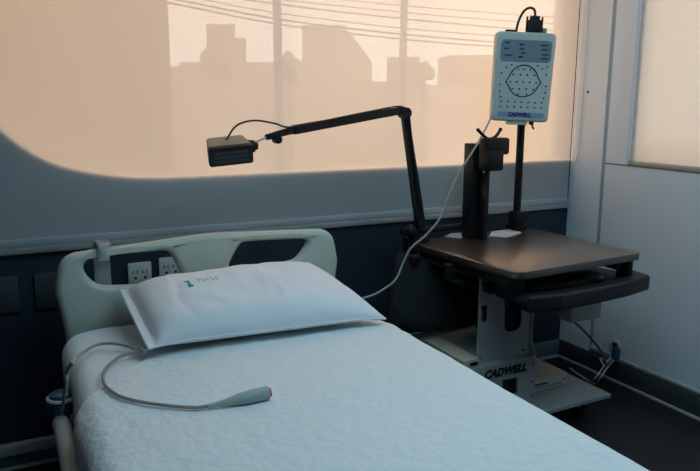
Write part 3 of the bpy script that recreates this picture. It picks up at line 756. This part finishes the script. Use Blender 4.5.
bm = new(); tube(bm, spline([(.034, 0, H_2/2+.06), (.03, .0, H_2/2+.085), (.012, .004, H_2/2+.096), (-.012, .008, H_2/2+.082), (-.027, .02, H_2/2+.045), (-.032, .032, H_2/2), (-.034, .034, H_2/2-.06)], 6), .0052, 10); obj('plug_lead', bm, cable_k, hb)

# long grey lead from the head box down to the bed
ld = [on_y(493.5, 111, -.14), on_y(489, 122, -.20), on_y(479, 141, -.28), on_y(469, 157, -.32), on_y(460, 171, -.34), on_y(451, 190, -.36), on_y(440.5, 217, -.37), on_y(426, 235, -.38), on_y(411, 248, -.38), on_y(403.5, 262, -.38), on_y(396, 279, -.39), on_y(384, 289, -.41), on_y(372, 295.5, -.42), on_y(362, 298.5, -.42), on_y(350, 303, -.41), Vector((1.06, -.385, .605)), Vector((1.0, -.375, .590))]
ld[0] = hb.matrix_basis @ Vector((-.125, .0, -.14)) if False else ld[0]
o = obj('electrode_lead', tube(new(), spline(ld, 8), .0039, 10), cable_g); tag(o, 'long pale grey lead looping from the head box down to the bed', 'cable')

# ------------------------------------------------------------------ articulated lamp clamped on the table's left end
AY = -.20
bs = Vector((on_z(411, 240, TZ).x, -.165, TZ))
lp = thing('strobe_lamp', 'black articulated arm lamp with boxy head reaching over the bed', 'lamp', tuple(bs))
def lobj(name, geo, m, parent=None): geo.transform(Matrix.Translation(-bs)); return obj(name, geo, m, parent or lp)
Y1, Y2 = -.19, -.24
j0 = on_y(420, 223, Y1); j1 = on_y(404.5, 113, Y2)
bm = new(); box(bm, (bs.x-.03, -.20, TZ-.045), (bs.x-.022+.01, -.12, TZ+.012), .003); box(bm, (bs.x-.03, -.20, TZ+.0005), (bs.x+.05, -.12, TZ+.014), .003)
cyl(bm, (bs.x, -.16, TZ+.01), (bs.x, -.16, TZ+.055), .022, .018, 18)
mid = on_y(404, 228, Y1)
lobj('table_clamp', bm, black)
bm = new(); a = on_y(402, 232, Y1+.01); b = on_y(464, 226, Y1+.03); cyl(bm, a, b, .0145, n=16); bmesh.ops.create_icosphere(bm, subdivisions=3, radius=.026, matrix=Matrix.Translation(on_y(411, 231, Y1))); lobj('swivel_bar', bm, black)
def bar(bm, a, b, w0, w1, d):
    a, b = Vector(a), Vector(b); x = (b-a).normalized(); y = Vector((0, 1, 0)); y = (y-x*y.dot(x)).normalized(); z = x.cross(y)
    A = [a+z*w0+y*d, a+z*w0-y*d, a-z*w0-y*d, a-z*w0+y*d]; B = [b+z*w1+y*d, b+z*w1-y*d, b-z*w1-y*d, b-z*w1+y*d]
    va = [bm.verts.new(p) for p in A]; vb = [bm.verts.new(p) for p in B]
    fs = [bm.faces.new(va[::-1]), bm.faces.new(vb)] + [bm.faces.new((va[k], va[(k+1) % 4], vb[(k+1) % 4], vb[k])) for k in range(4)]
    bmesh.ops.bevel(bm, geom=list({e for f in fs for e in f.edges}), offset=.003, segments=2, affect='EDGES'); return bm
bm = new(); bar(bm, j0, j1, .020, .013, .013); lobj('lower_arm', bm, black)
bm = new(); d_ = (j1-j0); cyl(bm, j0+d_*.06+Vector((-.021, -.012, 0)), j0+d_*.88+Vector((-.012, -.012, 0)), .004, n=8); lobj('arm_spring', bm, rubber)
for jj in (j1, j0): lobj('arm_joint', cyl(new(), jj+Vector((0, -.02, 0)), jj+Vector((0, .02, 0)), .021, n=20), black_pl)
Y3 = -.36; k0 = on_y(388, 112, Y2-.015); k1 = on_y(293, 130, Y3)
bm = new(); bar(bm, on_y(401, 110.5, Y2), k1, .0135, .0155, .012); lobj('upper_arm', bm, black)
k2 = on_y(266, 137.5, Y3-.03)
bm = new(); bar(bm, k1, k2, .012, .009, .010); cyl(bm, on_y(277, 139.5, Y3-.03)+Vector((0, -.014, 0)), on_y(277, 139.5, Y3-.03)+Vector((0, .014, 0)), .0135, n=18); lobj('arm_tip', bm, black)
tk = on_y(392, 107.3, Y2-.02); bm = new(); box(bm, (tk.x-.010, tk.y-.004, tk.z-.004), (tk.x+.010, tk.y+.004, tk.z+.002), .001); lobj('red_tab', bm, red_m)
hdc = on_y(230, 153, Y3-.06)
rod = on_y(256, 142, Y3-.05)
bm = new(); cyl(bm, k2, rod, .0035, n=8); lobj('stem', bm, steel)
# head: rounded housing; grille looks at the camera side and slightly down
nrm = Vector((-.12, -.92, -.36)).normalized(); xx = (Vector((1, 0, .15))-nrm*Vector((1, 0, .15)).dot(nrm)).normalized(); zz = xx.cross(nrm)*-1
if zz.z < 0: zz = -zz
HM = Matrix((xx, -nrm, zz)).transposed().to_4x4(); HM.translation = hdc
bm = new(); hw, hh = .0690, .031
front = rounded([(-hw, -hh), (hw, -hh), (hw, hh), (-hw, hh)], .010, 5); back = rounded([(-hw*.93, -hh*.8), (hw*.8, -hh*.8), (hw*.8, hh*1.0), (-hw*.93, hh*1.0)], .008, 5)
rings = []
for yy, sc, L0 in ((-.022, .96, front), (-.018, 1, front), (.0, 1.0, front), (.006, .97, front), (.055, 1.0, back), (.065, .9, back)):
    rings.append([bm.verts.new(HM @ Vector((p[0]*sc, yy, p[1]*sc))) for p in L0])
for A, B in zip(rings, rings[1:]):
    for k in range(len(A)): bm.faces.new((A[k], A[(k+1) % len(A)], B[(k+1) % len(A)], B[k]))
bm.faces.new(rings[0]); bm.faces.new(rings[-1][::-1]); lh = lobj('lamp_head', bm, lamp_top)
me = plate([rounded([(-hw, -hh), (hw, -hh), (hw, hh), (-hw, hh)], .009, 5)], .011, .002, HM @ Matrix.Translation((0, -.014, 0)) @ XZ, 2)
me.transform(Matrix.Translation(-bs)); fcx = obj('lamp_grille', me, black_pl, lh)
bm = new()
for i in range(6):
    for j in range(3): box(bm, (-.054+i*.0182, -.0265, -.020+j*.0137), (-.054+i*.0182+.0165, -.0245, -.020+j*.0137+.012), 0, mw=HM)
bm.transform(Matrix.Translation(-bs)); obj('led_cells', bm, lamp_face, lh, smooth=0)
bm = new(); cyl(bm, HM @ Vector((hw*.85, .025, .004)), HM @ Vector((hw*1.22, .022, .004)), .022, .019, 18); cyl(bm, HM @ Vector((hw*1.22, .022, .004)), HM @ Vector((hw*1.34, .022, .002)), .012, .011, 14); bm.transform(Matrix.Translation(-bs)); obj('swivel_knob', bm, black_pl, lh)
lw = [HM @ Vector((-.005, .03, hh+.0)), on_y(234, 128, Y3-.03), on_y(243, 122.5, Y3-.03), on_y(257, 120.5, Y3-.02), on_y(275, 123.5, Y3-.01), on_y(293, 127, Y3-.012), on_y(340, 117.5, -.315), on_y(385, 108.5, -.262), on_y(400, 106.5, -.258), on_y(408, 110.5, -.256), on_y(409.8, 120, -.252), on_y(413, 150, -.240), on_y(420, 205, -.216)]
bm = new(); tube(bm, spline(lw, 6), .0032, 8); lobj('lamp_lead', bm, cable_k)

# ------------------------------------------------------------------ black bag hanging at the cart's left side
bg = thing('hanging_bag', 'black fabric bag hanging under the left end of the table', 'bag', tuple(on_y(425, 256, -.28)))
GO = bg.location
tl_, tr2, br2, bl_ = on_y(396, 252, -.27), on_y(492, 284, -.27), on_y(476, 322, -.27), on_y(388, 324, -.27)
bm = new(); NI, NJ = 26, 20; G = {}
for s_ in (0, 1):
    for j in range(NJ+1):
        for i in range(NI+1):
            u, v = i/NI, j/NJ
            base = (tl_*(1-u)+tr2*u)*(1-v)+(bl_*(1-u)+br2*u)*v
            base = base + Vector((0, 0, -.035*math.sin(PI*u)*v))
            e = (min(1, 4*u)*min(1, 4*(1-u)))**.6*min(1, 5*(1-v)+.02)**.5
            th = .012+.035*e*v**.6+.010*noise.noise(Vector((u*5, v*2.2, s_*4)))*v+.006*noise.noise(Vector((u*11-v*6, v*3, s_)))*v
            if s_ == 1: th = -th*.7
            G[s_, i, j] = bm.verts.new(base-GO+Vector((0, -th, 0)))
for j in range(NJ):
    for i in range(NI):
        bm.faces.new((G[0, i, j], G[0, i+1, j], G[0, i+1, j+1], G[0, i, j+1])); bm.faces.new((G[1, i, j], G[1, i, j+1], G[1, i+1, j+1], G[1, i+1, j]))
for i in range(NI):
    for j in (0, NJ): bm.faces.new((G[0, i, j], G[0, i+1, j], G[1, i+1, j], G[1, i, j]))
for j in range(NJ):
    for i in (0, NI): bm.faces.new((G[0, i, j], G[0, i, j+1], G[1, i, j+1], G[1, i, j]))
obj('bag_body', bm, fabric_black, bg, smooth=60)
a = on_y(411, 257, -.30); bm = new(); box(bm, (a.x, -.312, a.z-.022), (a.x+.04, -.275, a.z+.002), .003); bm.transform(Matrix.Translation(-GO)); obj('bag_clip', bm, black_pl, bg)
for px_ in (400, 450):
    bm = new()
    p = on_y(px_, 254 if px_ == 400 else 268, -.27); tube(bm, [p+Vector((0, 0, -.02)), p+Vector((0, -.004, .02)), Vector((p.x+.01, p.y, TZ-.03))], .006, 8)
    bm.transform(Matrix.Translation(-GO)); obj('hanging_strap', bm, fabric_black, bg)

# ------------------------------------------------------------------ outlet and power leads by the right wall
pc = on_x(616, 346, XR)
so = thing('round_outlet', 'round cream outlet low on the right wall with plugs in it', 'socket', (XR, pc.y, pc.z))
RX = Matrix.Rotation(-PI/2, 4, 'Y')
obj('outlet_cover', lathe(new(), [(0, 0), (.034, 0), (.034, .006), (.028, .012), (0, .012)], 28, RX), mat('aged cream plastic', (.55, .52, .42), .5), so)
pg = obj('power_plug', box(new(), (-.045, -.040, -.05), (-.0125, -.016, .004), .005), blue_plug); pg.location = (XR, pc.y, pc.z); tag(pg, 'blue power plug in the round cream outlet', 'plug')
pk = obj('power_plug', box(new(), (-.035, -.022, .0), (-.0125, .0, .022), .004), black_pl); pk.location = (XR, pc.y, pc.z); tag(pk, 'small black power plug in the round cream outlet', 'plug')
px0 = Vector((XR-.03, pc.y-.018, pc.z-.045))
c1 = [on_y(573, 321, -.40), on_y(581, 328, -.40), on_y(595, 343, -.40), on_y(603, 355, -.40), on_y(607, 366, -.40), px0]
o = obj('power_lead', tube(new(), spline(c1, 6), .0055, 8), cable_d); tag(o, 'dark grey lead dropping from under the keyboard tray to the outlet', 'cable')
c2 = [px0+Vector((0, -.004, 0)), on_x(612, 362, XR-.05), on_x(607, 368, XR-.10), on_x(601, 377, XR-.17), on_z(595, 384, .010), on_z(584, 378, .006), on_z(575, 372, .006)]
o = obj('power_lead', tube(new(), spline(c2, 6), .004, 8), cable_w); tag(o, 'white lead falling from the outlet behind the tray, the right of two', 'cable')
c3 = [px0+Vector((0, .006, .004)), on_x(607, 362, XR-.06), on_x(602, 369, XR-.12), on_x(595, 378, XR-.2), on_z(590, 382, .010), on_z(578, 374, .006), on_z(570, 368, .006)]
o = obj('power_lead', tube(new(), spline(c3, 6), .004, 8), cable_w); tag(o, 'white lead falling from the outlet behind the tray, the left of two', 'cable')
c4 = [px0+Vector((0, .01, .01)), on_x(606, 352, XR-.03), on_x(603, 346, XR-.03), on_x(610, 343, XR-.035), on_x(613, 352, XR-.03), on_x(606, 360, XR-.03), on_x(600, 358, XR-.03), on_x(604, 366, XR-.035)]
o = obj('cable_loop', tube(new(), spline(c4, 6), .0035, 8), cable_w); tag(o, 'bunched loop of thin white cord at the round outlet', 'cable')
# screw on the corner strip
sp = on_x(588, 92, XR); o = obj('wall_screw', lathe(new(), [(0, 0), (.006, 0), (.005, .003), (0, .004)], 14, RX), black); o.location = (XR, sp.y, sp.z); tag(o, 'tiny dark screw head high on the white corner strip', 'screw')
